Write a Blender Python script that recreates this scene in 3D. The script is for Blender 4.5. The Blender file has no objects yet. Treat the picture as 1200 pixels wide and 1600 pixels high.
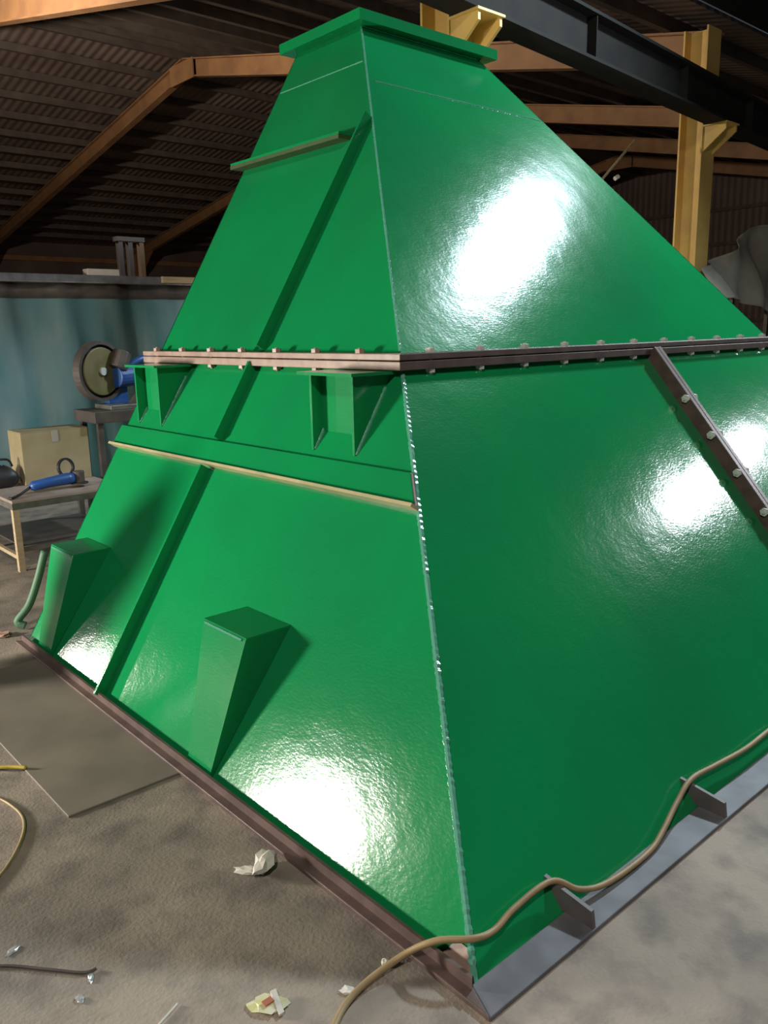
import bpy, bmesh, math, random
from mathutils import Vector, Matrix
random.seed(7)
scene = bpy.context.scene
C = scene.collection

# ------------------------------------------------------------------ camera
CAM = Vector((-1.2113, -1.0858, 1.5))
YAW, PITCH, ROLL, FPX = 0.848, 0.219, -0.0205, 1276.9
fw = Vector((math.cos(YAW)*math.cos(PITCH), math.sin(YAW)*math.cos(PITCH), -math.sin(PITCH)))
rt = fw.cross(Vector((0, 0, 1))).normalized()
up = rt.cross(fw)
r2 = rt*math.cos(ROLL) + up*math.sin(ROLL)
u2 = -rt*math.sin(ROLL) + up*math.cos(ROLL)
cam_data = bpy.data.cameras.new('camera')
cam = bpy.data.objects.new('camera', cam_data)
C.objects.link(cam)
cam.matrix_world = Matrix(((r2.x, u2.x, -fw.x, CAM.x), (r2.y, u2.y, -fw.y, CAM.y), (r2.z, u2.z, -fw.z, CAM.z), (0, 0, 0, 1)))
cam_data.sensor_fit = 'VERTICAL'
cam_data.sensor_height = 36.0
cam_data.lens = FPX/1600*36.0
cam_data.clip_end = 300
scene.camera = cam

# ------------------------------------------------------------------ world, exposure
world = bpy.data.worlds.new('world')
scene.world = world
world.use_nodes = True
wb = world.node_tree.nodes['Background']
wb.inputs[0].default_value = (0.52, 0.66, 0.80, 1)
wb.inputs[1].default_value = 0.07
scene.view_settings.view_transform = 'Standard'
scene.view_settings.look = 'None'
scene.view_settings.gamma = 1.0
scene.view_settings.use_curve_mapping = False
scene.view_settings.exposure = 0.0

# lamps of the hall and one added fill lamp: (position, target, lens radius, watts, colour)
LAMP_HIGH = ((6.76, 1.46, 5.95), (2.0, 1.5, 0.0), 0.25, 500, (0.74, 0.91, 1.0))
LAMP_TWIN = (((8.25, -1.20, 3.66), (1.5, 0.8, 0.6), 0.13, 80), ((8.35, -0.68, 3.36), (1.5, 0.8, 0.6), 0.10, 50))
LAMP_FLOOR = (((-2.30, 6.70, 0.72), (0.2, 2.2, 0.6), 0.11, 20), ((-3.40, 4.10, 0.98), (0.3, 1.2, 0.7), 0.36, 300))
LAMP_FILL = ((-4.2, -2.6, 6.3), (0.0, 1.0, 0.0), 0.25, 280, (1.0, 0.91, 0.80))  # added overhead lamp for diffuse fill, not a known fitting
LAMP_FAR = ((0.5, 14.0, 5.6), (12.0, 16.0, 6.0), 0.25, 900, (1.0, 0.86, 0.66))

# ------------------------------------------------------------------ materials
def mat(name, col, rough=0.5, metal=0.0, col2=None, nscale=6.0, nlo=0.35, nhi=0.65, bump=0.0, bscale=60.0, bdist=0.002, spec=0.5, coat=0.0, detail=4, stretch=None):
    m = bpy.data.materials.new(name)
    m.use_nodes = True
    nt = m.node_tree
    b = nt.nodes['Principled BSDF']
    b.inputs['Base Color'].default_value = (*col, 1)
    b.inputs['Roughness'].default_value = rough
    b.inputs['Metallic'].default_value = metal
    b.inputs['Specular IOR Level'].default_value = spec
    b.inputs['Coat Weight'].default_value = coat
    tc = nt.nodes.new('ShaderNodeTexCoord')
    src = tc.outputs['Object']
    if stretch:
        mp = nt.nodes.new('ShaderNodeMapping')
        mp.inputs['Scale'].default_value = stretch
        nt.links.new(src, mp.inputs['Vector'])
        src = mp.outputs['Vector']
    if col2:
        n = nt.nodes.new('ShaderNodeTexNoise')
        n.inputs['Scale'].default_value = nscale
        n.inputs['Detail'].default_value = detail
        nt.links.new(src, n.inputs['Vector'])
        r = nt.nodes.new('ShaderNodeValToRGB')
        r.color_ramp.elements[0].position = nlo
        r.color_ramp.elements[1].position = nhi
        r.color_ramp.elements[0].color = (*col, 1)
        r.color_ramp.elements[1].color = (*col2, 1)
        nt.links.new(n.outputs['Fac'], r.inputs['Fac'])
        nt.links.new(r.outputs['Color'], b.inputs['Base Color'])
    if bump:
        n2 = nt.nodes.new('ShaderNodeTexNoise')
        n2.inputs['Scale'].default_value = bscale
        n2.inputs['Detail'].default_value = 3
        nt.links.new(src, n2.inputs['Vector'])
        bp = nt.nodes.new('ShaderNodeBump')
        bp.inputs['Strength'].default_value = bump
        bp.inputs['Distance'].default_value = bdist
        nt.links.new(n2.outputs['Fac'], bp.inputs['Height'])
        nt.links.new(bp.outputs['Normal'], b.inputs['Normal'])
    return m

def emit(name, col, strength):
    m = bpy.data.materials.new(name)
    m.use_nodes = True
    b = m.node_tree.nodes['Principled BSDF']
    b.inputs['Base Color'].default_value = (0.9, 0.9, 0.9, 1)
    b.inputs['Emission Color'].default_value = (*col, 1)
    b.inputs['Emission Strength'].default_value = strength
    return m

def green_paint():
    m = mat('green_gloss_paint', (0.005, 0.240, 0.070), rough=0.14, col2=(0.007, 0.200, 0.063), nscale=1.3, spec=0.5)
    nt = m.node_tree
    b = nt.nodes['Principled BSDF']
    tc = nt.nodes.new('ShaderNodeTexCoord')
    # brush strokes / orange peel plus slow dents of the plate
    mp = nt.nodes.new('ShaderNodeMapping')
    mp.inputs['Scale'].default_value = (1, 1, 2.4)
    nt.links.new(tc.outputs['Object'], mp.inputs['Vector'])
    n1 = nt.nodes.new('ShaderNodeTexNoise'); n1.inputs['Scale'].default_value = 62; n1.inputs['Detail'].default_value = 3
    n2 = nt.nodes.new('ShaderNodeTexNoise'); n2.inputs['Scale'].default_value = 3.0; n2.inputs['Detail'].default_value = 4
    nt.links.new(mp.outputs['Vector'], n1.inputs['Vector'])
    nt.links.new(tc.outputs['Object'], n2.inputs['Vector'])
    b1 = nt.nodes.new('ShaderNodeBump'); b1.inputs['Strength'].default_value = 0.22; b1.inputs['Distance'].default_value = 0.002
    b2 = nt.nodes.new('ShaderNodeBump'); b2.inputs['Strength'].default_value = 0.30; b2.inputs['Distance'].default_value = 0.015
    nt.links.new(n2.outputs['Fac'], b2.inputs['Height'])
    nt.links.new(n1.outputs['Fac'], b1.inputs['Height'])
    nt.links.new(b2.outputs['Normal'], b1.inputs['Normal'])
    nt.links.new(b1.outputs['Normal'], b.inputs['Normal'])
    return m

def concrete():
    m = mat('concrete_floor', (0.20, 0.165, 0.13), rough=0.75)
    nt = m.node_tree
    b = nt.nodes['Principled BSDF']
    tc = nt.nodes.new('ShaderNodeTexCoord')
    def noise(s, d):
        n = nt.nodes.new('ShaderNodeTexNoise'); n.inputs['Scale'].default_value = s; n.inputs['Detail'].default_value = d
        nt.links.new(tc.outputs['Object'], n.inputs['Vector']); return n
    big, mid, fine = noise(1.6, 5), noise(7, 6), noise(90, 3)
    r1 = nt.nodes.new('ShaderNodeValToRGB')
    r1.color_ramp.elements[0].position = 0.34; r1.color_ramp.elements[1].position = 0.66
    r1.color_ramp.elements[0].color = (0.18, 0.155, 0.132, 1); r1.color_ramp.elements[1].color = (0.37, 0.305, 0.245, 1)
    nt.links.new(big.outputs['Fac'], r1.inputs['Fac'])
    r2_ = nt.nodes.new('ShaderNodeValToRGB')
    r2_.color_ramp.elements[0].position = 0.33; r2_.color_ramp.elements[1].position = 0.55
    r2_.color_ramp.elements[0].color = (0.50, 0.50, 0.54, 1); r2_.color_ramp.elements[1].color = (1, 1, 1, 1)
    nt.links.new(mid.outputs['Fac'], r2_.inputs['Fac'])
    mx = nt.nodes.new('ShaderNodeMix'); mx.data_type = 'RGBA'; mx.blend_type = 'MULTIPLY'
    mx.inputs[0].default_value = 0.8
    nt.links.new(r1.outputs['Color'], mx.inputs[6]); nt.links.new(r2_.outputs['Color'], mx.inputs[7])
    nt.links.new(mx.outputs[2], b.inputs['Base Color'])
    bp = nt.nodes.new('ShaderNodeBump'); bp.inputs['Strength'].default_value = 0.5; bp.inputs['Distance'].default_value = 0.004
    nt.links.new(fine.outputs['Fac'], bp.inputs['Height']); nt.links.new(bp.outputs['Normal'], b.inputs['Normal'])
    return m

def corrugated(name, c1, c2, axis, scale, rough=0.6):
    m = mat(name, c1, rough=rough, col2=c2, nscale=0.9, detail=6)
    nt = m.node_tree
    b = nt.nodes['Principled BSDF']
    tc = nt.nodes.new('ShaderNodeTexCoord')
    w = nt.nodes.new('ShaderNodeTexWave'); w.wave_type = 'BANDS'; w.bands_direction = axis
    w.inputs['Scale'].default_value = scale*0.55
    nt.links.new(tc.outputs['Object'], w.inputs['Vector'])
    bp = nt.nodes.new('ShaderNodeBump'); bp.inputs['Strength'].default_value = 0.5; bp.inputs['Distance'].default_value = 0.04
    nt.links.new(w.outputs['Fac'], bp.inputs['Height']); nt.links.new(bp.outputs['Normal'], b.inputs['Normal'])
    return m

M = dict(
    green=green_paint(),
    floor=concrete(),
    primer=mat('red_brown_primer', (0.085, 0.056, 0.051), 0.45, col2=(0.13, 0.086, 0.076), nscale=14, bump=0.3, bscale=90),
    olivegreen=mat('olive_dark_green', (0.03, 0.075, 0.02), 0.6, col2=(0.06, 0.07, 0.03), nscale=12),
    tanprimer=mat('tan_dusty_primer', (0.36, 0.255, 0.21), 0.45, col2=(0.27, 0.18, 0.15), nscale=16),
    bare=mat('bare_tan_edge', (0.42, 0.36, 0.20), 0.5, col2=(0.30, 0.30, 0.16), nscale=9),
    weld=mat('painted_weld', (0.10, 0.34, 0.24), 0.16, spec=0.9, bump=0.5, bscale=160),
    grey=mat('grey_primer', (0.165, 0.165, 0.185), 0.55, col2=(0.10, 0.10, 0.11), nscale=9),
    darkgrey=mat('dark_grey_primer', (0.10, 0.088, 0.09), 0.55, col2=(0.14, 0.12, 0.12), nscale=10),
    bolt=mat('zinc_bolt', (0.85, 0.84, 0.80), 0.25, metal=0.35),
    orange=mat('orange_steel_primer', (0.30, 0.155, 0.068), 0.65, col2=(0.22, 0.11, 0.055), nscale=2.0),
    yellow=mat('yellow_steel_paint', (0.72, 0.47, 0.13), 0.5, col2=(0.60, 0.38, 0.13), nscale=3.0),
    girder=mat('dark_girder_paint', (0.024, 0.022, 0.020), 0.85, spec=0.15, col2=(0.018, 0.017, 0.017), nscale=3.0),
    roof=corrugated('brown_roof_sheet', (0.125, 0.088, 0.080), (0.18, 0.135, 0.12), 'X', 2.5),
    wallsheet=corrugated('brown_wall_sheet', (0.10, 0.065, 0.06), (0.14, 0.095, 0.085), 'Y', 2.0),
    purlin=mat('purlin_steel', (0.06, 0.045, 0.042), 0.6, col2=(0.09, 0.07, 0.06), nscale=3.0),
    teal=mat('teal_tarpaulin', (0.062, 0.165, 0.175), 0.6, col2=(0.17, 0.235, 0.24), nscale=2.6, nlo=0.40, nhi=0.72, stretch=(1, 1, 0.35)),
    cable=mat('tan_cable_sheath', (0.34, 0.24, 0.115), 0.5, col2=(0.28, 0.195, 0.10), nscale=20),
    yellowcable=mat('yellow_cord_sheath', (0.55, 0.42, 0.06), 0.5),
    blackrubber=mat('black_rubber', (0.016, 0.015, 0.018), 0.5),
    blue=mat('blue_machine_enamel', (0.018, 0.075, 0.30), 0.4, col2=(0.03, 0.09, 0.25), nscale=8),
    olive=mat('olive_guard_paint', (0.115, 0.10, 0.03), 0.5, col2=(0.19, 0.15, 0.07), nscale=7),
    disc=mat('dark_abrasive_disc', (0.035, 0.025, 0.02), 0.8, bump=0.4, bscale=150),
    steel=mat('worn_steel', (0.32, 0.29, 0.27), 0.42, metal=0.7, col2=(0.20, 0.17, 0.15), nscale=9),
    darksteel=mat('dark_oily_steel', (0.055, 0.045, 0.042), 0.5, col2=(0.09, 0.07, 0.06), nscale=9),
    wood=mat('pale_plank', (0.50, 0.38, 0.24), 0.7, col2=(0.40, 0.29, 0.18), nscale=5, stretch=(1, 8, 8)),
    palewood=mat('whitish_plank', (0.60, 0.54, 0.48), 0.7, col2=(0.5, 0.43, 0.38), nscale=5),
    tabletop=mat('dusty_table_steel', (0.26, 0.20, 0.17), 0.55, col2=(0.36, 0.29, 0.25), nscale=5),
    card=mat('cardboard', (0.27, 0.215, 0.115), 0.8, col2=(0.33, 0.27, 0.165), nscale=5),
    cloth=mat('grey_dust_sheet', (0.26, 0.23, 0.19), 0.85, col2=(0.34, 0.32, 0.28), nscale=3),
    paper=mat('crumpled_white_paper', (0.62, 0.58, 0.52), 0.8),
    wrapper=mat('yellowish_wrapper', (0.58, 0.56, 0.22), 0.4, col2=(0.66, 0.62, 0.5), nscale=30),
    redprint=mat('red_print', (0.40, 0.14, 0.09), 0.5), clump=mat('pinkish_rust', (0.36, 0.22, 0.17), 0.8),
    hose=mat('pale_green_hose', (0.07, 0.16, 0.09), 0.6),
    scrap=mat('shiny_scrap_foil', (0.75, 0.76, 0.78), 0.25, metal=0.6),
    plate=mat('floor_steel_plate', (0.22, 0.185, 0.15), 0.62, col2=(0.15, 0.13, 0.11), nscale=2.6, detail=7),
    lamphouse=mat('lamp_housing_enamel', (0.12, 0.12, 0.13), 0.4),
)

# ------------------------------------------------------------------ helpers
def obj(name, verts, faces, m, parent=None, smooth=False, bevel=0.0):
    me = bpy.data.meshes.new(name)
    me.from_pydata([tuple(v) for v in verts], [], faces)
    bm = bmesh.new(); bm.from_mesh(me)
    bmesh.ops.recalc_face_normals(bm, faces=bm.faces)
    bm.to_mesh(me); bm.free()
    me.materials.append(m)
    if smooth:
        for p in me.polygons: p.use_smooth = True
    o = bpy.data.objects.new(name, me)
    C.objects.link(o)
    if parent: o.parent = parent
    if bevel:
        md = o.modifiers.new('bevel', 'BEVEL'); md.width = bevel; md.segments = 2; md.limit_method = 'ANGLE'
    return o

class MB:
    def __init__(s): s.v, s.f = [], []
    def prism(s, poly, vec):
        n = len(poly); k = len(s.v); vec = Vector(vec)
        s.v += [Vector(p) for p in poly] + [Vector(p) + vec for p in poly]
        s.f += [list(range(k, k+n))[::-1], list(range(k+n, k+2*n))]
        s.f += [[k+i, k+(i+1) % n, k+n+(i+1) % n, k+n+i] for i in range(n)]
        return s
    def box(s, a, b):
        (x0, y0, z0), (x1, y1, z1) = a, b
        return s.prism([(x0, y0, z0), (x1, y0, z0), (x1, y1, z0), (x0, y1, z0)], (0, 0, z1-z0))
    def bar(s, p, q, w, h, upv=(0, 0, 1)):
        p, q = Vector(p), Vector(q); d = (q-p).normalized()
        side = d.cross(Vector(upv)).normalized(); u = side.cross(d)
        poly = [p + side*a*w/2 + u*b*h/2 for a, b in ((-1, -1), (1, -1), (1, 1), (-1, 1))]
        return s.prism(poly, q-p)
    def cyl(s, p, q, r, n=16, r2=None):
        p, q = Vector(p), Vector(q); d = (q-p).normalized()
        a = d.orthogonal().normalized(); b = d.cross(a); r2 = r if r2 is None else r2
        k = len(s.v)
        for c, rr in ((p, r), (q, r2)):
            s.v += [c + (a*math.cos(t*2*math.pi/n) + b*math.sin(t*2*math.pi/n))*rr for t in range(n)]
        s.f += [list(range(k, k+n))[::-1], list(range(k+n, k+2*n))]
        s.f += [[k+i, k+(i+1) % n, k+n+(i+1) % n, k+n+i] for i in range(n)]
        return s
    def tube(s, pts, r, n=8, radii=None):
        pts = [Vector(p) for p in pts]; k = len(s.v); m = len(pts)
        prev = None
        for i, p in enumerate(pts):
            d = (pts[min(i+1, m-1)] - pts[max(i-1, 0)]).normalized()
            a = (prev - d*prev.dot(d)).normalized() if prev else d.orthogonal().normalized()
            prev = a; b = d.cross(a); rr = radii[i] if radii else r
            s.v += [p + (a*math.cos(t*2*math.pi/n) + b*math.sin(t*2*math.pi/n))*rr for t in range(n)]
        for i in range(m-1):
            for t in range(n):
                s.f.append([k+i*n+t, k+i*n+(t+1) % n, k+(i+1)*n+(t+1) % n, k+(i+1)*n+t])
        s.f += [list(range(k, k+n))[::-1], list(range(k+(m-1)*n, k+m*n))]
        return s
    def ring(s, c, axis, ri, ro, h, n=32):
        c, axis = Vector(c), Vector(axis).normalized()
        a = axis.orthogonal().normalized(); b = axis.cross(a); k = len(s.v)
        for i in range(n):
            e = a*math.cos(i*2*math.pi/n) + b*math.sin(i*2*math.pi/n)
            s.v += [c+e*ri-axis*h/2, c+e*ro-axis*h/2, c+e*ro+axis*h/2, c+e*ri+axis*h/2]
        for i in range(n):
            j = (i+1) % n
            for t in range(4):
                s.f.append([k+4*i+t, k+4*i+(t+1) % 4, k+4*j+(t+1) % 4, k+4*j+t])
        return s
    def build(s, name, m, parent=None, **kw): return obj(name, s.v, s.f, m, parent, **kw)

def tag(o, label, cat, group=None, kind=None):
    if label: o['label'] = label
    if cat: o['category'] = cat
    if group: o['group'] = group
    if kind: o['kind'] = kind
    return o

def thing(name, label, cat, loc=(0, 0, 0), group=None):
    o = bpy.data.objects.new(name, None)
    C.objects.link(o); o.location = loc; o.empty_display_size = 0.1
    return tag(o, label, cat, group)

def struct(o, label=None):
    o['kind'] = 'structure'
    if label: o['label'] = label
    return o

def spline(pts, per=8):
    P = [Vector(p) for p in pts]; out = []
    for i in range(len(P)-1):
        p0, p1, p2, p3 = P[max(i-1, 0)], P[i], P[i+1], P[min(i+2, len(P)-1)]
        for k in range(per):
            t = k/per
            out.append(0.5*((2*p1) + (p2-p0)*t + (2*p0-5*p1+4*p2-p3)*t*t + (3*p1-p0-3*p2+p3)*t**3))
    out.append(P[-1]); return out

# ------------------------------------------------------------------ the setting
struct(MB().box((-14, -14, -0.25), (36, 40, 0)).build('floor', M['floor']), 'stained grey brown concrete workshop floor')

RIDGE_Y, RIDGE_Z, EAVE_R, EAVE_RZ, EAVE_L, EAVE_LZ = 19.3, 8.15, 4.95, 5.12, 36.8, 5.25
def roof_z(y):
    if y <= RIDGE_Y: return EAVE_RZ + (RIDGE_Z-EAVE_RZ)*(y-EAVE_R)/(RIDGE_Y-EAVE_R)
    return RIDGE_Z + (EAVE_LZ-RIDGE_Z)*(y-RIDGE_Y)/(EAVE_L-RIDGE_Y)
ro = 0.42   # roof sheet above the rafter centre line
mb = MB()
for x0, x1 in ((-12, 34),):
    mb.prism([(x0, EAVE_R, EAVE_RZ+ro), (x0, RIDGE_Y, RIDGE_Z+ro), (x0, EAVE_L+0.6, EAVE_LZ+ro-0.1),
              (x0, EAVE_L+0.6, EAVE_LZ+ro-0.06), (x0, RIDGE_Y, RIDGE_Z+ro+0.05), (x0, EAVE_R, EAVE_RZ+ro+0.05)], (x1-x0, 0, 0))
roof = struct(mb.build('ceiling', M['roof']), 'dark brown corrugated roof sheets over the far bay')
y = EAVE_R + 0.7
while y < EAVE_L:
    z = roof_z(y) + ro - 0.11
    MB().box((-12, y-0.05, z-0.09), (34, y+0.05, z+0.09)).build('purlin', M['purlin'], roof)
    y += 1.25
mb = MB().prism([(-12, -13, 7.4), (-12, 4.9, 8.9), (-12, 4.9, 8.96), (-12, -13, 7.46)], (46, 0, 0))
roof2 = struct(mb.build('ceiling_bay', M['girder']), 'dark corrugated roof over the near crane bay')
for yy in (-11, -8.5, -6, -3.5, -1, 1.5, 4):
    z = 7.4 + (yy+13)*1.5/17.9
    MB().box((-12, yy-0.05, z-0.2), (34, yy+0.05, z-0.02)).build('purlin', M['purlin'], roof2)
struct(MB().box((-12, 4.78, 5.56), (34, 4.88, 8.9)).build('wall_upper', M['girder']), 'dark sheet wall above the eave between the two bays')
wb_ = struct(MB().box((34, -13, 0), (34.15, 37.4, 9.6)).build('wall_back', M['wallsheet']), 'dark brown sheet wall at the far end')
for z in (1.6, 3.2, 4.8, 6.2):
    MB().box((33.88, -13, z-0.07), (34, 37.4, z+0.07)).build('girt', M['purlin'], wb_)
wl_ = struct(MB().box((-12, 37.3, 0), (34, 37.45, 5.6)).build('wall_left', M['wallsheet']), 'dark brown sheet wall under the far eave')
for z in (2.6, 4.1, 4.9):
    MB().box((-12, 37.18, z-0.10), (34, 37.3, z+0.10)).build('girt', M['orange'], wl_)

# steel sheet lying on the floor beside the hopper
pl = MB().prism([(-0.435, 1.345, 0.0), (0.30, 1.335, 0.0), (0.30, 2.75, 0.0), (-0.445, 2.75, 0.0)], (0, 0, 0.008))
tag(pl.build('floor_plate', M['plate'], bevel=0.002), 'flat stained steel sheet lying on the floor left of the hopper', 'steel sheet')

# ------------------------------------------------------------------ roof frames
def i_beam(mb, p, q, h, w, t, upv):
    p, q = Vector(p), Vector(q); d = (q-p).normalized()
    side = d.cross(Vector(upv)).normalized(); u = side.cross(d)
    for s in (-1, 1):
        o = u*s*(h/2 - t/2)
        mb.bar(p+o, q+o, w, t, upv)
    mb.bar(p, q, t, h-2*t, upv)
    return mb
FRAMES = [(4.93, 'nearest orange roof frame crossing the top left corner'),
          (10.3, 'orange roof frame with its ridge left of the hopper top'),
          (17.0, 'second orange roof frame seen behind the dark girder'),
          (23.6, 'third orange roof frame seen behind the yellow column'),
          (30.2, 'farthest orange roof frame low beside the yellow column')]
for X, lab in FRAMES:
    t = thing('roof_frame', lab, 'roof frame', (X, EAVE_L, 0), 'orange roof frames')
    inv = Vector((-X, -EAVE_L, 0))
    def part(mb, name, m=M['orange']):
        o = mb.build(name, m, t); o.location = inv; return o
    part(i_beam(MB(), (X, EAVE_R, EAVE_RZ), (X, RIDGE_Y, RIDGE_Z), 0.42, 0.2, 0.03, (0, 0, 1)), 'rafter')
    part(i_beam(MB(), (X, RIDGE_Y, RIDGE_Z), (X, EAVE_L, EAVE_LZ), 0.42, 0.2, 0.03, (0, 0, 1)), 'rafter')
    part(MB().box((X-0.13, RIDGE_Y-0.6, RIDGE_Z-0.36), (X-0.10, RIDGE_Y+0.6, RIDGE_Z+0.1)), 'ridge_plate')
    part(i_beam(MB(), (X, EAVE_L, 0), (X, EAVE_L, EAVE_LZ), 0.45, 0.3, 0.03, (0, 1, 0)), 'column')
    part(MB().prism([(X-0.05, EAVE_L-0.2, EAVE_LZ-1.0), (X-0.05, EAVE_L-0.2, EAVE_LZ), (X-0.05, EAVE_L-1.6, EAVE_LZ+0.1)], (0.1, 0, 0)), 'haunch')

# yellow columns carrying the girder
for X, YC, lab in ((4.45, 4.36, 'yellow steel column behind the top of the hopper'), (9.85, 4.93, 'yellow steel column right of the hopper under the girder'),
               (14.9, 5.48, 'yellow steel column beyond the right edge of the hopper')):
    t = thing('steel_column', lab, 'column', (X, YC, 0), 'yellow columns under the girder')
    for s in (-1, 1):
        MB().box((-0.17, s*0.16-0.012, 0), (0.17, s*0.16+0.012, 5.25)).build('flange', M['yellow'], t)
    MB().box((-0.012, -0.148, 0), (0.012, 0.148, 5.25)).build('web', M['yellow'], t)
    MB().prism([(-0.15, -0.172, 3.72), (-0.15, -0.172, 4.03), (-0.15, -0.48, 4.03), (-0.15, -0.48, 3.96)], (0.03, 0, 0)).build('corbel_plate', M['yellow'], t)
    MB().prism([(0.12, -0.172, 3.72), (0.12, -0.172, 4.03), (0.12, -0.48, 4.03), (0.12, -0.48, 3.96)], (0.03, 0, 0)).build('corbel_plate', M['yellow'], t)
    MB().box((-0.17, -0.50, 4.03), (0.17, -0.172, 4.05)).build('corbel_seat', M['yellow'], t)
    MB().box((-0.3, -0.3, 0), (0.3, 0.3, 0.03)).build('base_plate', M['yellow'], t)
g = thing('crane_girder', 'dark steel crane girder running diagonally past the yellow columns', 'girder', (9.85, 4.60, 4.05))
g.rotation_euler = (0, 0, math.atan2(0.53, 5.05))
MB().box((-20, -0.14, 0), (24, 0.14, 0.03)).build('bottom_flange', M['girder'], g)
MB().box((-20, -0.02, 0.03), (24, 0.02, 0.42)).build('web', M['girder'], g)
MB().box((-20, -0.14, 0.42), (24, 0.14, 0.45)).build('top_flange', M['girder'], g)
MB().box((-20, -0.03, 0.45), (24, 0.03, 0.51)).build('rail', M['darksteel'], g)
for i in range(20):
    MB().box((-19+i*2.2, -0.12, 0.03), (-18.985+i*2.2, 0.12, 0.42)).build('web_stiffener', M['girder'], g)

# ------------------------------------------------------------------ the hopper
LB, RB, H, tx, ty, tX, tY, zf = 3.02, 4.86, 3.0925, 1.9536, 2.605, 0.9618, 0.599, 1.389
KX, KY = tx/H, ty/H
nL = Vector((-H, 0, tx)).normalized()
nR = Vector((0, -H, ty)).normalized()
def LP(y, z, o=0.0): return Vector((KX*z, y, z)) + nL*o       # a point on the left face
def RP(x, z, o=0.0): return Vector((x, KY*z, z)) + nR*o       # a point on the right face
def back_y(z): return LB + (ty+tY-LB)*z/H
def back_x(z): return RB + (tx+tX-RB)*z/H
hop = thing('hopper', 'huge glossy green pyramid shaped steel hopper standing on the floor', 'hopper')
T = 0.008
def shell(name, z0, z1, x0=None, x1=None, walls='LRBF'):
    mb = MB()
    xa = (lambda z: KX*z) if x0 is None else (lambda z: x0)
    xb = back_x if x1 is None else (lambda z: x1)
    if 'L' in walls: mb.prism([(KX*z0, KY*z0, z0), (KX*z0, back_y(z0), z0), (KX*z1, back_y(z1), z1), (KX*z1, KY*z1, z1)], -nL*T)
    if 'R' in walls: mb.prism([(xa(z0), KY*z0, z0), (xb(z0), KY*z0, z0), (xb(z1), KY*z1, z1), (xa(z1), KY*z1, z1)], -nR*T)
    if 'B' in walls: mb.prism([(xa(z0), back_y(z0), z0), (xb(z0), back_y(z0), z0), (xb(z1), back_y(z1), z1), (xa(z1), back_y(z1), z1)], (0, -T, 0))
    if 'F' in walls: mb.prism([(back_x(z0), KY*z0, z0), (back_x(z0), back_y(z0), z0), (back_x(z1), back_y(z1), z1), (back_x(z1), KY*z1, z1)], (-T, 0, 0))
    return mb.build(name, M['green'], hop)
JX = 2.535
up_ = shell('upper_shell', zf+0.002, H+0.02)
shell('lower_shell', 0.0, zf-0.002, x1=JX, walls='LRB')
shell('lower_shell', 0.0, zf-0.002, x0=JX, walls='RBF')

# collar flange around the top mouth
zc = H+0.02
def rect(x0, y0, x1, y1, z): return [(x0, y0, z), (x1, y0, z), (x1, y1, z), (x0, y1, z)]
mx0, my0, mx1, my1 = KX*H, KY*H, back_x(H), back_y(H)
mb = MB()
ov = 0.07
for a, b in (((mx0-ov, my0-ov), (mx1+ov, my0+0.005)), ((mx0-ov, my1-0.005), (mx1+ov, my1+ov)), ((mx0-ov, my0+0.005), (mx0+0.005, my1-0.005)), ((mx1-0.005, my0+0.005), (mx1+ov, my1-0.005))):
    mb.box((a[0], a[1], zc-0.01), (b[0], b[1], zc))
mb.build('collar_flange', M['green'], hop)
mb = MB()
for a, b in (((mx0-ov, my0-ov), (mx1+ov, my0-ov+0.01)), ((mx0-ov, my1+ov-0.01), (mx1+ov, my1+ov)), ((mx0-ov, my0-ov+0.01), (mx0-ov+0.01, my1+ov-0.01)), ((mx1+ov-0.01, my0-ov+0.01), (mx1+ov, my1+ov-0.01))):
    mb.box((a[0], a[1], zc), (b[0], b[1], zc+0.045))
mb.build('collar_rim', M['green'], hop)

# weld beads
def bead(name, p, q, r, off, m, amp=0.35, parent=hop, lift=None):
    p, q = Vector(p)+off, Vector(q)+off; L = (q-p).length; n = max(8, int(L/0.011))
    rng = random.Random(int(L*1000))
    pts = [p.lerp(q, i/n) for i in range(n+1)]
    rad = [r*(1+amp*(0.6*(i % 2)+rng.uniform(-0.5, 0.5))) for i in range(n+1)]
    return MB().tube(pts, r, 6, rad).build(name, m, parent, smooth=False)
cdir = (nL+nR).normalized()
bead('weld_bead', (0, 0, 0.0), (KX*(zf-0.05), KY*(zf-0.05), zf-0.05), 0.0085, cdir*0.001, M['weld'])
bead('weld_bead', (KX*(zf+0.03), KY*(zf+0.03), zf+0.03), (KX*H, KY*H, H), 0.005, cdir*0.001, M['weld'])
bead('weld_seam', LP(KY*2.86+0.02, 2.86), LP(back_y(2.86)-0.02, 2.86), 0.0035, nL*0.0, M['weld'])
bead('weld_seam', RP(KX*2.73+0.05, 2.73), RP(back_x(2.73)-0.02, 2.73), 0.0035, nR*0.0, M['weld'])

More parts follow.
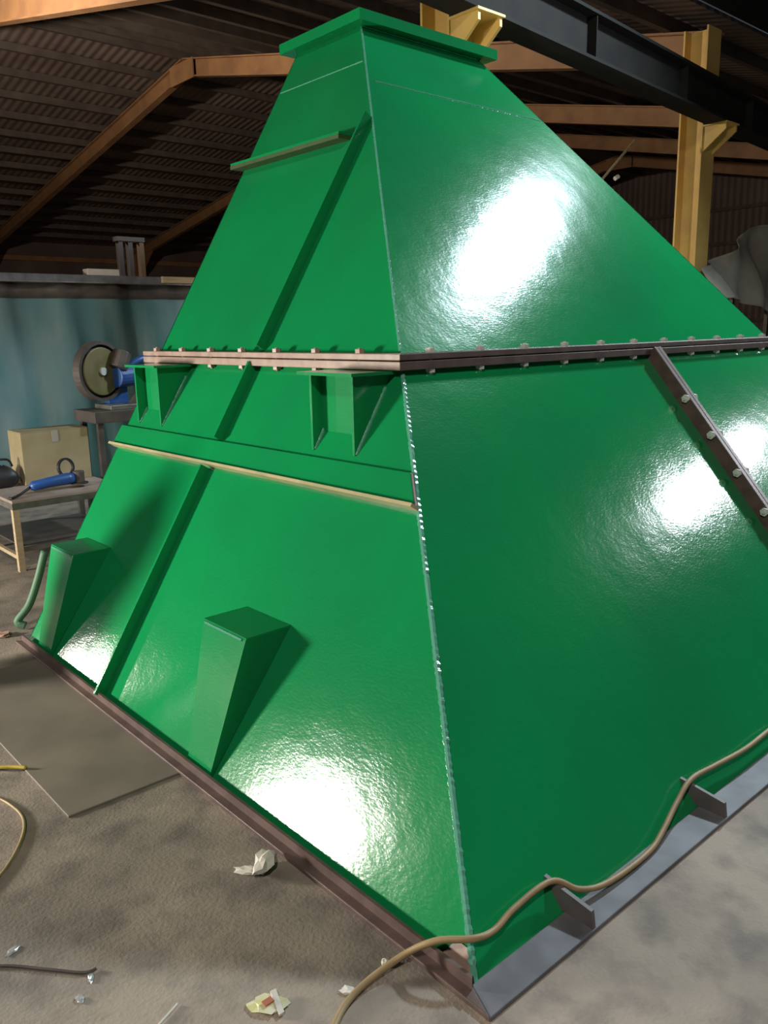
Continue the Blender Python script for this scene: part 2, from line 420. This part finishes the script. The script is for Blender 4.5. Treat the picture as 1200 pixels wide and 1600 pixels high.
# bolted mid flange
def bolt_mesh():
    mb = MB()
    mb.cyl((0, 0, -0.050), (0, 0, 0.050), 0.008, 10)
    mb.cyl((0, 0, 0.030), (0, 0, 0.046), 0.020, 6)
    mb.cyl((0, 0, -0.044), (0, 0, -0.030), 0.020, 6)
    me = bpy.data.meshes.new('bolt'); me.from_pydata([tuple(v) for v in mb.v], [], mb.f); me.materials.append(M['bolt'])
    bm = bmesh.new(); bm.from_mesh(me); bmesh.ops.recalc_face_normals(bm, faces=bm.faces); bm.to_mesh(me); bm.free()
    return me
BOLT = bolt_mesh()
BOLT_TAN = BOLT.copy(); BOLT_TAN.materials.clear(); BOLT_TAN.materials.append(M['tanprimer'])
def add_bolt(parent, loc, axis=(0, 0, 1), me=BOLT):
    o = bpy.data.objects.new('bolt', me); C.objects.link(o); o.parent = parent
    o.location = loc; o.rotation_mode = 'QUATERNION'
    o.rotation_quaternion = Vector((0, 0, 1)).rotation_difference(Vector(axis))
    return o
fx, fy, bx_, by_ = KX*zf, KY*zf, back_x(zf), back_y(zf)
P = 0.062
def flange(z0, z1):
    out = []
    out.append(MB().prism([(fx-P, fy-P, z0), (fx+0.012, fy-P+0.074, z0), (fx+0.012, by_, z0), (fx-P, by_+P, z0)], (0, 0, z1-z0)).build('flange_bar', M['tanprimer'], hop, bevel=0.003))
    out.append(MB().prism([(fx-P, fy-P, z0), (bx_+P, fy-P, z0), (bx_, fy+0.012, z0), (fx+0.012, fy-P+0.074, z0)], (0, 0, z1-z0)).build('flange_bar', M['primer'], hop, bevel=0.003))
    out.append(MB().prism([(fx+0.012, by_, z0), (bx_, by_, z0), (bx_+P, by_+P, z0), (fx-P, by_+P, z0)], (0, 0, z1-z0)).build('flange_bar', M['primer'], hop))
    out.append(MB().prism([(bx_, fy+0.012, z0), (bx_+P, fy-P, z0), (bx_+P, by_+P, z0), (bx_, by_, z0)], (0, 0, z1-z0)).build('flange_bar', M['primer'], hop))
    return out
lowF = flange(zf-0.034, zf-0.002)
uppF = flange(zf+0.002, zf+0.026)
x = 0.99
while x < bx_:
    add_bolt(uppF[1], (x, fy-0.040, zf-0.004)); x += 0.277
y = 1.08+0.28
while y < by_+0.02:
    add_bolt(uppF[0], (fx-0.038, y, zf-0.004), me=BOLT_TAN); y += 0.28

# sloping bolted joint of the right face
for s in (-1, 1):
    j = MB().prism([RP(JX+s*0.001, 0.02, -0.004), RP(JX+s*0.001, zf-0.036, -0.004), RP(JX+s*0.001, zf-0.036, 0.062), RP(JX+s*0.001, 0.02, 0.062)], (s*0.030, 0, 0)).build('joint_bar', M['primer'], hop, bevel=0.003)
    if s == -1: jb = j
z = 1.12
while z > 0.05:
    add_bolt(jb, RP(JX, z, 0.045), (1, 0, 0)); z -= 0.165

# stiffeners of the left face
sl = Vector((KX, 0, 1)).normalized()
z0_, z1_ = 0.935, 1.025
e0, e1 = KY*0.95, back_y(0.95)+0.02
st = MB().prism([LP(KY*z0_, z0_), LP(e1, z0_), LP(e1, z1_), LP(KY*z1_, z1_)], nL*0.022).build('stiffener', M['green'], hop, bevel=0.003)
MB().prism([LP(KY*z0_-0.012, z0_-0.002), LP(e1, z0_-0.002), LP(e1, z0_-0.002, 0.046), LP(KY*z0_-0.012, z0_-0.002, 0.046)], -sl*0.012).build('bare_edge', M['bare'], st)
MB().prism([LP(KY*z0_-0.004, z0_), LP(KY*z0_-0.0005, z0_), LP(KY*z1_-0.0005, z1_), LP(KY*z1_-0.004, z1_)], nL*0.021).build('bare_end', M['primer'], st)
MB().prism([(KX*2.425+0.004, 2.20, 2.425), (KX*2.425+0.004, back_y(2.42)+0.02, 2.425), (KX*2.425-0.085, back_y(2.42)+0.02, 2.425), (KX*2.425-0.085, 2.20, 2.425)], (0, 0, 0.012)).build('stiffener', M['green'], hop)
MB().prism([(KX*2.41+0.004, 2.20, 2.405), (KX*2.41+0.004, back_y(2.42)+0.02, 2.405), (KX*2.425-0.088, back_y(2.42)+0.02, 2.405), (KX*2.425-0.088, 2.20, 2.405)], (0, 0, 0.019)).build('dark_underside', M['olivegreen'], hop)  # separate dark olive strip below the upper stiffener
def rib(z0, z1, y, prot=0.052, t=0.014):
    mb = MB().prism([LP(y, z0), LP(y, z1), LP(y, z1, prot), LP(y, z0, prot)], (0, t, 0))
    return mb.build('rib', M['green'], hop)
RY = 2.095
rib(zf+0.03, 2.49, RY)
rib(1.03, zf-0.04, RY)
rib(0.015, 0.915, RY)

# support brackets under the mid flange
def bracket(y0, y1, label):
    b = bpy.data.objects.new('bracket', None); C.objects.link(b); b.parent = hop; b['label'] = label
    zt, xo = zf-0.036, 0.66
    zb = xo/KX
    for yy in (y0, y1-0.012):
        gm = MB().prism([(xo, yy, zt-0.012), (KX*(zt-0.012), yy, zt-0.012), (xo+0.006, yy, zb+0.01), (xo, yy, zb+0.01)], (0, 0.012, 0)).build('gusset', M['green'], b)
        bead('weld_bead', (KX*(zt-0.06), yy-0.002, zt-0.06), (xo+0.008, yy-0.002, zb+0.012), 0.005, nL*0.002, M['weld'], parent=b)
    xw = 0.715
    MB().box((xw-0.006, y0+0.012, xw/KX-0.008), (xw+0.006, y1-0.012, zt-0.012)).build('web', M['green'], b)
    MB().box((xo-0.03, y0-0.03, zt-0.012), (KX*zt, y1+0.04, zt)).build('seat_plate', M['green'], b)
    return b
bracket(1.19, 1.45, 'bracket with a white lit seat edge under the flange')
bracket(2.70, 2.96, 'bracket at the far left end of the flange')

# wedge feet near the floor
def foot(yc, label):
    b = bpy.data.objects.new('wedge_foot', None); C.objects.link(b); b.parent = hop; b['label'] = label
    zt, xo = 0.50, 0.135
    top0, top1, bot0, bot1 = yc-0.14, yc+0.14, yc-0.075, yc+0.075
    MB().prism([(xo, top0, zt), (xo, top1, zt), (-0.004, bot1, 0.012), (-0.004, bot0, 0.012)], (0.010, 0, 0.003)).build('front_plate', M['green'], b)
    for ty_, by2, s in ((top0, bot0, 1), (top1, bot1, -1)):
        MB().prism([(xo+0.004, ty_, zt), (KX*zt, ty_, zt), (0.004, by2, 0.012)], (0, s*0.010, 0)).build('gusset', M['green'], b)
    MB().prism([(xo+0.002, top0, zt), (KX*zt, top0, zt), (KX*zt, top1, zt), (xo+0.002, top1, zt)], (0, 0, 0.006)).build('top_plate', M['green'], b)
    bead('weld_bead', (xo, top0+0.02, zt-0.004), (xo, top1-0.02, zt-0.004), 0.004, Vector((-0.003, 0, 0)), M['weld'], parent=b)
    return b
foot(1.29, 'wedge shaped foot in the middle of the left face')
foot(2.78, 'wedge shaped foot at the far end of the left face')

# base flanges
bf = MB().prism([(-0.05, -0.088, 0), (RB, -0.088, 0), (RB, 0.004, 0), (-0.01, 0.004, 0)], (0, 0, 0.014)).build('base_flange', M['grey'], hop, bevel=0.003)
MB().prism([(-0.05, -0.088, 0), (-0.01, 0.004, 0), (0.0, LB, 0), (-0.05, LB+0.03, 0)], (0, 0, 0.016)).build('base_flange', M['primer'], hop, bevel=0.003)
MB().prism([(-0.022, -0.01, 0.016), (-0.012, 0.0, 0.016), (-0.012, LB, 0.016), (-0.022, LB, 0.016)], (0, 0, 0.030)).build('base_lip', M['primer'], hop)
MB().prism([LP(0.02, 0.018, 0.0005), LP(0.115, 0.018, 0.0005), LP(0.09, 0.055, 0.0005), LP(0.05, 0.055, 0.0005)], nL*0.003).build('unpainted_patch', M['tanprimer'], hop)
for X in (0.345, 1.045, 1.745, 2.445, 3.145):
    MB().prism([(X, -0.085, 0.014), (X, KY*0.014-0.001, 0.014), (X, KY*0.085-0.001, 0.085), (X, -0.078, 0.062)], (0.012, 0, 0)).build('base_gusset', M['darkgrey'], hop)
MB().box((RB, -0.088, 0), (RB+0.08, LB, 0.014)).build('base_flange', M['grey'], hop)
MB().box((0, LB, 0), (RB, LB+0.08, 0.014)).build('base_flange', M['grey'], hop)

# ------------------------------------------------------------------ cable along the hopper
cp = [(-1.2, -0.25, 0.008), (-0.75, -0.08, 0.008), (-0.42, 0.07, 0.008), (-0.25, 0.165, 0.008), (-0.10, 0.165, 0.030), (-0.035, 0.10, 0.085), (0.030, 0.035, 0.095), (0.10, 0.030, 0.082),
      (0.19, 0.040, 0.090), (0.33, 0.036, 0.095), (0.40, 0.000, 0.055), (0.48, -0.018, 0.034), (0.60, -0.024, 0.026), (0.73, -0.02, 0.026), (0.82, -0.005, 0.04),
      (0.94, 0.020, 0.068), (1.05, 0.034, 0.095), (1.20, 0.030, 0.085), (1.40, 0.020, 0.075), (1.65, 0.02, 0.075), (2.0, 0.0, 0.05), (2.4, -0.02, 0.03), (3.0, -0.2, 0.008)]
tag(MB().tube(spline(cp, 8), 0.0085, 8).build('power_cable', M['cable'], smooth=True), 'tan cable draped along the foot of the right face', 'cable')

# ------------------------------------------------------------------ left background: tarpaulin, saw, table
tarp = thing('tarpaulin_screen', 'faded teal tarpaulin hanging from a grey steel channel behind the work table', 'tarpaulin', (0, 7.0, 0))
vs, fs = [], []
nx, nz = 150, 14
for k in range(nz+1):
    for i in range(nx+1):
        xx = -2.5 + 8.5*i/nx; zz = 0.02 + 1.98*k/nz
        sw = 1 - 0.55*k/nz
        yy = sw*(0.07*math.sin(xx*5.3+0.4*math.sin(zz*2)) + 0.045*math.sin(xx*11.7+1.3+zz*0.5) + 0.02*math.sin(xx*23+zz*3))
        vs.append((xx, yy, zz))
for k in range(nz):
    for i in range(nx):
        a = k*(nx+1)+i; fs.append([a, a+1, a+nx+2, a+nx+1])
sh = obj('sheet', vs, fs, M['teal'], tarp, smooth=True)
sd = sh.modifiers.new('solid', 'SOLIDIFY'); sd.thickness = 0.004
hv, hf = [], []
for i in range(nx+1):
    for k in (nz-1, nz):
        x_, y_, z_ = vs[k*(nx+1)+i]; hv.append((x_, y_-0.012, z_ - (0.006 if k == nz else 0)))
for i in range(nx): hf.append([2*i, 2*i+2, 2*i+3, 2*i+1])
hm = obj('dark_top_band', hv, hf, M['darksteel'], tarp, smooth=True)  # dark band following the folds along the top of the sheet
hm.modifiers.new('solid', 'SOLIDIFY').thickness = 0.004
rail = bpy.data.objects.new('top_rail', None); C.objects.link(rail); rail.parent = tarp; rail.location = (0, 0, 2.0); rail['label'] = 'long grey steel channel'
MB().box((-2.5, -0.09, 0.0), (6.0, 0.09, 0.012)).build('channel_web', M['steel'], rail)
MB().box((-2.5, -0.09, 0.012), (6.0, -0.078, 0.075)).build('channel_flange', M['grey'], rail)
MB().box((-2.5, 0.078, 0.012), (6.0, 0.09, 0.075)).build('channel_flange', M['grey'], rail)
for X in (-2.4, 1.0, 5.9):
    MB().box((X-0.04, 0.05, -2.0), (X+0.04, 0.13, 0.0)).build('post', M['darksteel'], rail)
for (x0, x1, y0, z0, h, m, lab) in ((2.10, 2.42, 6.90, 2.075, 0.06, 'palewood', 'short whitish plank lying on the channel above the tarpaulin'),
                                   (2.86, 3.30, 6.90, 2.075, -0.06, 'wood', 'short tan plank hanging at the channel beside the hopper')):
    if h > 0: b = MB().box((x0, y0, z0), (x1, y0+0.12, z0+h))
    else: b = MB().box((x0, y0-0.032, z0-0.06), (x1, y0+0.005, z0+0.004))
    tag(b.build('plank', M[m], bevel=0.004), lab, 'plank', 'planks above the tarpaulin')
post = thing('storage_post', 'brown steel post pair standing above the tarpaulin', 'post', (3.2, 8.4, 0))
for dx in (-0.10, 0.02, 0.16):
    MB().box((dx, -0.04, 0), (dx+0.055, 0.04, 2.62)).build('upright', M['wallsheet'] if dx < 0.1 else M['orange'], post)
MB().box((-0.12, -0.06, 2.57), (0.22, 0.06, 2.62)).build('head_plate', M['wallsheet'], post)

# cut-off saw on its stand
sx, sy = 1.45, 5.0
stand = thing('saw_stand', 'dark steel stand under the blue saw', 'stand', (sx, sy, 0))
MB().box((-0.27, -0.20, 0.87), (0.30, 0.20, 0.955)).build('top_plate', M['darksteel'], stand, bevel=0.004)
for a, b in ((-0.22, -0.15), (0.25, -0.15), (-0.22, 0.15), (0.25, 0.15)):
    MB().box((a-0.02, b-0.02, 0), (a+0.02, b+0.02, 0.87)).build('leg', M['darksteel'], stand)
saw = thing('cut_off_saw', 'blue cut-off saw with an olive disc guard beside the hopper', 'saw', (sx, sy, 0.955))
MB().box((-0.12, -0.15, 0), (0.28, 0.15, 0.035)).build('base', M['steel'], saw, bevel=0.004)
MB().box((-0.06, 0.02, 0.035), (0.10, 0.10, 0.16)).build('pivot_block', M['blue'], saw, bevel=0.006)
MB().prism([(0.06, -0.10, 0.035), (0.27, -0.10, 0.035), (0.27, -0.10, 0.10), (0.14, -0.10, 0.13)], (0, 0.05, 0)).build('vise_jaw', M['darksteel'], saw)
wc = Vector((-0.13, -0.02, 0.285))
ax = Vector((0.35, -0.94, 0.0)).normalized()
dsc = MB().ring(wc, ax, 0.02, 0.20, 0.008, 40).build('abrasive_disc', M['disc'], saw)
mb = MB(); n = 28; k0 = math.radians(-150); k1 = math.radians(120)
e1 = Vector((0.94, 0.35, 0)); e2 = Vector((0, 0, 1))
mb.cyl(wc+ax*0.012, wc+ax*0.035, 0.178, 36)
gd = mb.build('disc_guard', M['olive'], saw, bevel=0.006)
mb = MB().ring(wc+ax*0.0, ax, 0.198, 0.222, 0.07, 40)
mb.build('guard_band', M['darksteel'], saw)
MB().cyl(wc+ax*0.035, wc+ax*0.05, 0.03, 12).build('arbor_nut', M['bolt'], saw)
mb = MB().cyl((-0.02, -0.03, 0.24), (0.27, 0.07, 0.25), 0.085, 20)
mb.build('motor', M['blue'], saw, smooth=False, bevel=0.008)
MB().cyl((0.0, -0.05, 0.30), (0.06, -0.03, 0.42), 0.07, 16).build('gear_housing', M['darksteel'], saw, bevel=0.006)
MB().tube(spline([(0.10, -0.02, 0.31), (0.20, -0.01, 0.36), (0.32, 0.02, 0.37), (0.40, 0.04, 0.35)], 6), 0.026, 10).build('handle', M['blue'], saw, smooth=True)

# low work table with box and tools
tb = thing('work_table', 'low dusty steel work table standing left of the hopper', 'table', (0.40, 4.35, 0))
MB().box((0, 0, 0.455), (0.76, 0.80, 0.475)).build('table_top', M['tabletop'], tb, bevel=0.003)
MB().box((0, 0, 0.415), (0.76, 0.03, 0.455)).build('apron', M['steel'], tb)
MB().box((0, 0.03, 0.415), (0.03, 0.77, 0.455)).build('apron', M['steel'], tb)
for a, b in ((0, 0), (0.72, 0), (0, 0.76), (0.72, 0.76)):
    MB().box((a, b, 0), (a+0.04, b+0.04, 0.415)).build('leg', M['wood'] if (a, b) == (0, 0) else M['darksteel'], tb)
MB().box((0.04, 0.005, 0.13), (0.72, 0.03, 0.155)).build('lower_rail', M['steel'], tb)
MB().box((0.005, 0.04, 0.08), (0.03, 0.76, 0.105)).build('lower_rail', M['wood'], tb)
MB().box((0.04, 0.06, 0.155), (0.72, 0.76, 0.165)).build('lower_shelf', M['darksteel'], tb)
bx = thing('cardboard_box', 'tan cardboard box standing on the low work table', 'box', (0.66, 4.86, 0.475))
MB().box((0, 0, 0), (0.48, 0.27, 0.37)).build('body', M['card'], bx, bevel=0.004)
MB().box((0.0, -0.001, 0.37), (0.48, 0.13, 0.375)).build('flap', M['card'], bx)
MB().box((0.0, 0.14, 0.37), (0.48, 0.271, 0.375)).build('flap', M['card'], bx)
MB().box((0.215, -0.003, 0.29), (0.26, 0.0, 0.372)).build('tape', M['cloth'], bx)
ag = thing('angle_grinder', 'blue angle grinder lying on the work table before the box', 'grinder', (0.72, 4.52, 0.475))
MB().tube([(-0.14, 0, 0.045), (-0.12, 0, 0.05), (0.0, 0.01, 0.06), (0.12, 0.02, 0.066), (0.16, 0.02, 0.066)], 0.04, 14, [0.020, 0.034, 0.036, 0.042, 0.036]).build('body', M['blue'], ag, smooth=True)
MB().cyl((0.20, 0.025, 0.03), (0.20, 0.025, 0.11), 0.040, 14).build('gear_head', M['darksteel'], ag, bevel=0.005)
MB().cyl((0.20, 0.025, 0.022), (0.20, 0.025, 0.030), 0.062, 24).build('grinding_disc', M['disc'], ag)
MB().ring((0.13, 0.06, 0.14), (0.3, -1, 0.1), 0.052, 0.066, 0.02, 24).build('side_handle', M['blackrubber'], ag)
MB().tube(spline([(-0.14, 0, 0.045), (-0.22, -0.04, 0.014), (-0.28, -0.10, 0.010), (-0.30, -0.12, 0.010), (-0.31, -0.10, 0.010)], 6), 0.009, 8).build('cord', M['blackrubber'], ag, smooth=True)
bag = thing('tool_bag', 'black tool bag at the left end of the work table', 'bag', (0.415, 4.83, 0.475))
vs, fs = [], []
nu, nv = 18, 9
for j in range(nv+1):
    for i in range(nu):
        a = 2*math.pi*i/nu; v = j/nv
        r = (math.sin(math.pi*min(0.98, 0.12+v*0.86)))**0.55
        vs.append((0.11+0.11*r*math.copysign(abs(math.cos(a))**0.6, math.cos(a)), 0.10+0.09*r*math.copysign(abs(math.sin(a))**0.6, math.sin(a)), 0.15*v+0.006*math.sin(5*a)*v))
for j in range(nv):
    for i in range(nu): fs.append([j*nu+i, j*nu+(i+1) % nu, (j+1)*nu+(i+1) % nu, (j+1)*nu+i])
fs += [list(range(nu))[::-1], list(range(nv*nu, nv*nu+nu))]
obj('body', vs, fs, M['blackrubber'], bag, smooth=True)
MB().tube(spline([(0.03, 0.1, 0.14), (0.06, 0.1, 0.19), (0.16, 0.1, 0.19), (0.19, 0.1, 0.14)], 6), 0.008, 8).build('strap', M['blackrubber'], bag, smooth=True)

# gas cylinder standing out of the frame, its shade falls on the left face
gc = thing('gas_cylinder', 'short dark gas cylinder standing left of the hopper foot', 'gas cylinder', (-0.66, 2.91, 0))
prof = [(0.0, 0.145), (0.02, 0.165), (0.62, 0.165), (0.74, 0.150), (0.83, 0.105), (0.89, 0.05), (0.91, 0.04)]
MB().tube([(0, 0, z) for z, r in prof], 0.1, 28, [r for z, r in prof]).build('body', M['blue'], gc, smooth=True)
MB().cyl((0, 0, 0.905), (0, 0, 0.99), 0.022, 12).build('valve', M['bolt'], gc)
MB().ring((0, 0, 1.0), (0, 0, 1), 0.016, 0.034, 0.015, 16).build('hand_wheel', M['darksteel'], gc)

# ------------------------------------------------------------------ right background
cl = thing('dust_sheet', 'grey cloth sheet draped over a rack behind the right edge', 'cloth', (9.95, 4.75, 0))
vs, fs = [], []
nx, nz = 40, 16
for k in range(nz+1):
    for i in range(nx+1):
        u = i/nx; v = k/nz
        xx = -0.2 + 3.6*u
        topz = 2.25 + 0.55*math.sin(min(1, u*1.9)*math.pi/2) - 0.12*math.sin(u*9)
        botz = 1.72 + 0.12*math.sin(u*7+1)
        zz = botz + (topz-botz)*v
        yy = 0.09*math.sin(xx*6 + zz*2.5) + 0.05*math.sin(xx*13-zz*4) - 0.35*(1-v)
        vs.append((xx, yy, zz))
for k in range(nz):
    for i in range(nx):
        a = k*(nx+1)+i; fs.append([a, a+1, a+nx+2, a+nx+1])
sh = obj('sheet', vs, fs, M['cloth'], cl, smooth=True)
sd = sh.modifiers.new('solid', 'SOLIDIFY'); sd.thickness = 0.006
rk = thing('storage_rack', 'dark storage rack under the grey cloth sheet', 'rack', (10.75, 4.98, 0))
for X in (0, 1.8, 3.6):
    MB().box((X, 0, 0), (X+0.06, 0.06, 2.15)).build('upright', M['darksteel'], rk)
    MB().box((X, 0.6, 0), (X+0.06, 0.66, 2.6)).build('upright', M['darksteel'], rk)
for z in (0.5, 1.2, 1.9):
    MB().box((0, 0, z), (3.66, 0.66, z+0.05)).build('shelf', M['darksteel'], rk)
pole = thing('thin_pole', 'thin pole leaning up behind the right slope of the hopper', 'pole', (4.05, 5.4, 0))
MB().cyl((0, 0, 0), (5.05, 0.0, 3.90), 0.016, 8).build('shaft', M['wood'], pole)
MB().cyl((4.57, -0.03, 3.37), (4.63, -0.04, 3.40), 0.028, 10).build('white_tip', M['paper'], pole)

# ------------------------------------------------------------------ litter and cords on the floor
def crumple(name, loc, s, m, label, cat, seed, flat=0.5, group=None):
    rng = random.Random(seed); bm = bmesh.new()
    bmesh.ops.create_icosphere(bm, subdivisions=2, radius=1)
    for v in bm.verts:
        k = rng.uniform(0.55, 1.25); v.co = Vector((v.co.x*s[0]*k, v.co.y*s[1]*k, v.co.z*s[2]*k*flat))
    zm = min(v.co.z for v in bm.verts)
    for v in bm.verts: v.co.z -= zm
    me = bpy.data.meshes.new(name); bm.to_mesh(me); bm.free(); me.materials.append(m)
    o = bpy.data.objects.new(name, me); C.objects.link(o); o.location = loc
    o.rotation_euler = (0, 0, rng.uniform(0, 6)); return tag(o, label, cat, group)
crumple('crumpled_tissue', (-0.125, 0.70, 0), (0.055, 0.030, 0.05), M['paper'], 'crumpled whitish tissue on the floor by the left base edge', 'tissue', 3)
crumple('torn_paper', (-0.165, 0.73, 0), (0.035, 0.018, 0.012), M['paper'], 'flat torn paper beside the crumpled tissue', 'paper', 5)
w = thing('snack_wrapper', 'yellow and white wrapper with red print on the floor', 'wrapper', (-0.385, 0.285, 0))
o = crumple('foil', (0, 0, 0), (0.05, 0.030, 0.012), M['wrapper'], None, None, 9); o.parent = w
MB().box((-0.012, -0.008, 0.013), (0.012, 0.008, 0.016)).build('red_print', M['redprint'], w)
MB().prism([(0.0, -0.045, 0.004), (0.014, -0.045, 0.004), (0.034, 0.018, 0.010), (0.020, 0.020, 0.010)], (0, 0, 0.006)).build('white_fold', M['paper'], w)
crumple('paper_scrap', (-0.225, 0.195, 0), (0.012, 0.020, 0.01), M['paper'], 'small white scrap lying beside the cable on the floor', 'scrap', 12)
crumple('paper_scrap', (-0.105, 0.20, 0), (0.012, 0.010, 0.01), M['paper'], 'tiny pale scrap between the cable and the base edge', 'scrap', 13)
crumple('foil_scrap', (-0.65, 0.645, 0), (0.018, 0.007, 0.006), M['scrap'], 'shiny foil scrap in the bottom left corner, upper of the pair', 'scrap', 14, group='foil scraps')
crumple('foil_scrap', (-0.695, 0.60, 0), (0.016, 0.008, 0.006), M['scrap'], 'shiny foil scrap in the bottom left corner, lower of the pair', 'scrap', 15, group='foil scraps')
crumple('foil_scrap', (-0.76, 0.865, 0), (0.022, 0.010, 0.006), M['scrap'], 'bluish foil scrap at the left edge of the picture', 'scrap', 16, group='foil scraps')
tag(MB().cyl((-0.62, 0.395, 0.004), (-0.535, 0.43, 0.004), 0.0025, 8).build('welding_rod', M['bolt']), 'short bright welding rod lying near the bottom edge', 'welding rod')
tag(MB().tube(spline([(-0.62, 1.95, 0.014), (-0.52, 1.82, 0.016), (-0.47, 1.775, 0.016), (-0.435, 1.735, 0.016)], 6), 0.0065, 8).build('cord_end', M['yellowcable'], smooth=True), 'end of a yellow cord at the left edge of the picture', 'cord')
tag(MB().tube(spline([(-0.80, 1.9, 0.006), (-0.60, 1.68, 0.006), (-0.545, 1.52, 0.006), (-0.56, 1.38, 0.006), (-0.66, 1.22, 0.006), (-0.80, 1.10, 0.006)], 8), 0.005, 8).build('looped_cord', M['cable'], smooth=True), 'thin tan cord looping at the left edge of the floor', 'cord')
tag(MB().tube(spline([(-0.95, 0.95, 0.006), (-0.80, 0.83, 0.006), (-0.72, 0.74, 0.006), (-0.66, 0.67, 0.006), (-0.63, 0.66, 0.006)], 8), 0.004, 8).build('stain_line', M['darksteel'], smooth=True), 'thin dark line for a faint stain crossing the bottom left corner', 'cord')  # thin tube standing for a faint dark floor stain
tag(MB().tube(spline([(0.20, 3.22, 0.40), (0.15, 3.22, 0.26), (0.09, 3.22, 0.13), (0.03, 3.24, 0.05), (0.06, 3.22, 0.022)], 6), 0.021, 8).build('green_hose', M['hose'], smooth=True), 'short pale green hose hanging at the far left corner of the hopper', 'hose')
crumple('rust_clump', (-0.06, 3.20, 0), (0.05, 0.04, 0.03), M['clump'], 'small reddish clump on the floor left of the hopper corner', 'clump', 21)

# ------------------------------------------------------------------ lamps
def spot_basis(p, tgt):
    d = (Vector(tgt)-Vector(p)).normalized(); return d
def area(parent, p, d, r, watts, col):
    l = bpy.data.lights.new('lamp_light', 'AREA'); l.shape = 'DISK'; l.size = 2*r; l.energy = watts; l.color = col
    o = bpy.data.objects.new('lamp_light', l); C.objects.link(o); o.parent = parent
    o.location = p; o.rotation_mode = 'QUATERNION'; o.rotation_quaternion = Vector(d).to_track_quat('-Z', 'Y')
    return o
def head(parent, p, tgt, r, watts, col, bell=0.28):
    p = Vector(p); d = spot_basis(p, tgt)
    MB().cyl(p-d*bell, p-d*0.012, r*0.45, 24, r*1.06).build('housing', M['lamphouse'], parent)
    MB().ring(p-d*0.0, d, r, r*1.06, 0.03, 24).build('rim', M['lamphouse'], parent)
    MB().cyl(p-d*0.010, p-d*0.006, r*0.98, 24).build('lens', emit('lamp_lens', col, 6.0), parent)
    area(parent, p+d*0.002, d, r*0.96, watts, col)
def pendant(name, label, L, roofz):
    p, tgt, r, watts, col = L
    t = thing(name, label, 'lamp', (0, 0, 0), 'hall lamps')
    head(t, p, tgt, r, watts, col)
    MB().cyl((p[0], p[1], p[2]+0.2), (p[0], p[1], roofz), 0.015, 8).build('suspension_rod', M['lamphouse'], t)
    return t
pendant('high_bay_or_fill_lamp', 'bright high bay lamp hanging over the near bay', LAMP_HIGH, 8.4)
pendant('high_bay_or_fill_lamp', 'added warm fill lamp hanging behind the viewer', LAMP_FILL, 8.05)
pendant('high_bay_or_fill_lamp', 'warm high bay lamp hanging in the far bay', LAMP_FAR, 7.3)
t = thing('twin_floodlight', 'twin head floodlight on a tall mast beyond the right edge', 'lamp', (0, 0, 0))
mxp = (8.55, -0.95)
MB().cyl((*mxp, 0), (*mxp, 3.55), 0.03, 12).build('mast', M['lamphouse'], t)
MB().box((mxp[0]-0.03, -1.3, 3.46), (mxp[0]+0.03, -0.6, 3.52)).build('crossbar', M['lamphouse'], t)
MB().cyl((*mxp, 0), (*mxp, 0.04), 0.35, 20).build('mast_base', M['lamphouse'], t)
for p, tgt, r, wt in LAMP_TWIN: head(t, p, tgt, r, wt, (0.88, 0.95, 1.0), 0.16)
for i, (p, tgt, r, wt) in enumerate(LAMP_FLOOR):
    t = thing('floor_floodlight', ('floodlight on a short stand beside the teal tarpaulin', 'floodlight on a short stand left of the viewer')[i], 'lamp', (0, 0, 0), 'floor floodlights')
    head(t, p, tgt, r, wt, (1.0, 0.95, 0.82), 0.14)
    d = spot_basis(p, tgt); q = Vector(p)-d*0.10
    MB().cyl((q.x, q.y, 0.0), (q.x, q.y, q.z), 0.02, 10).build('stand_pole', M['lamphouse'], t)
    MB().cyl((q.x, q.y, 0.0), (q.x, q.y, 0.03), 0.22, 20).build('stand_base', M['lamphouse'], t)
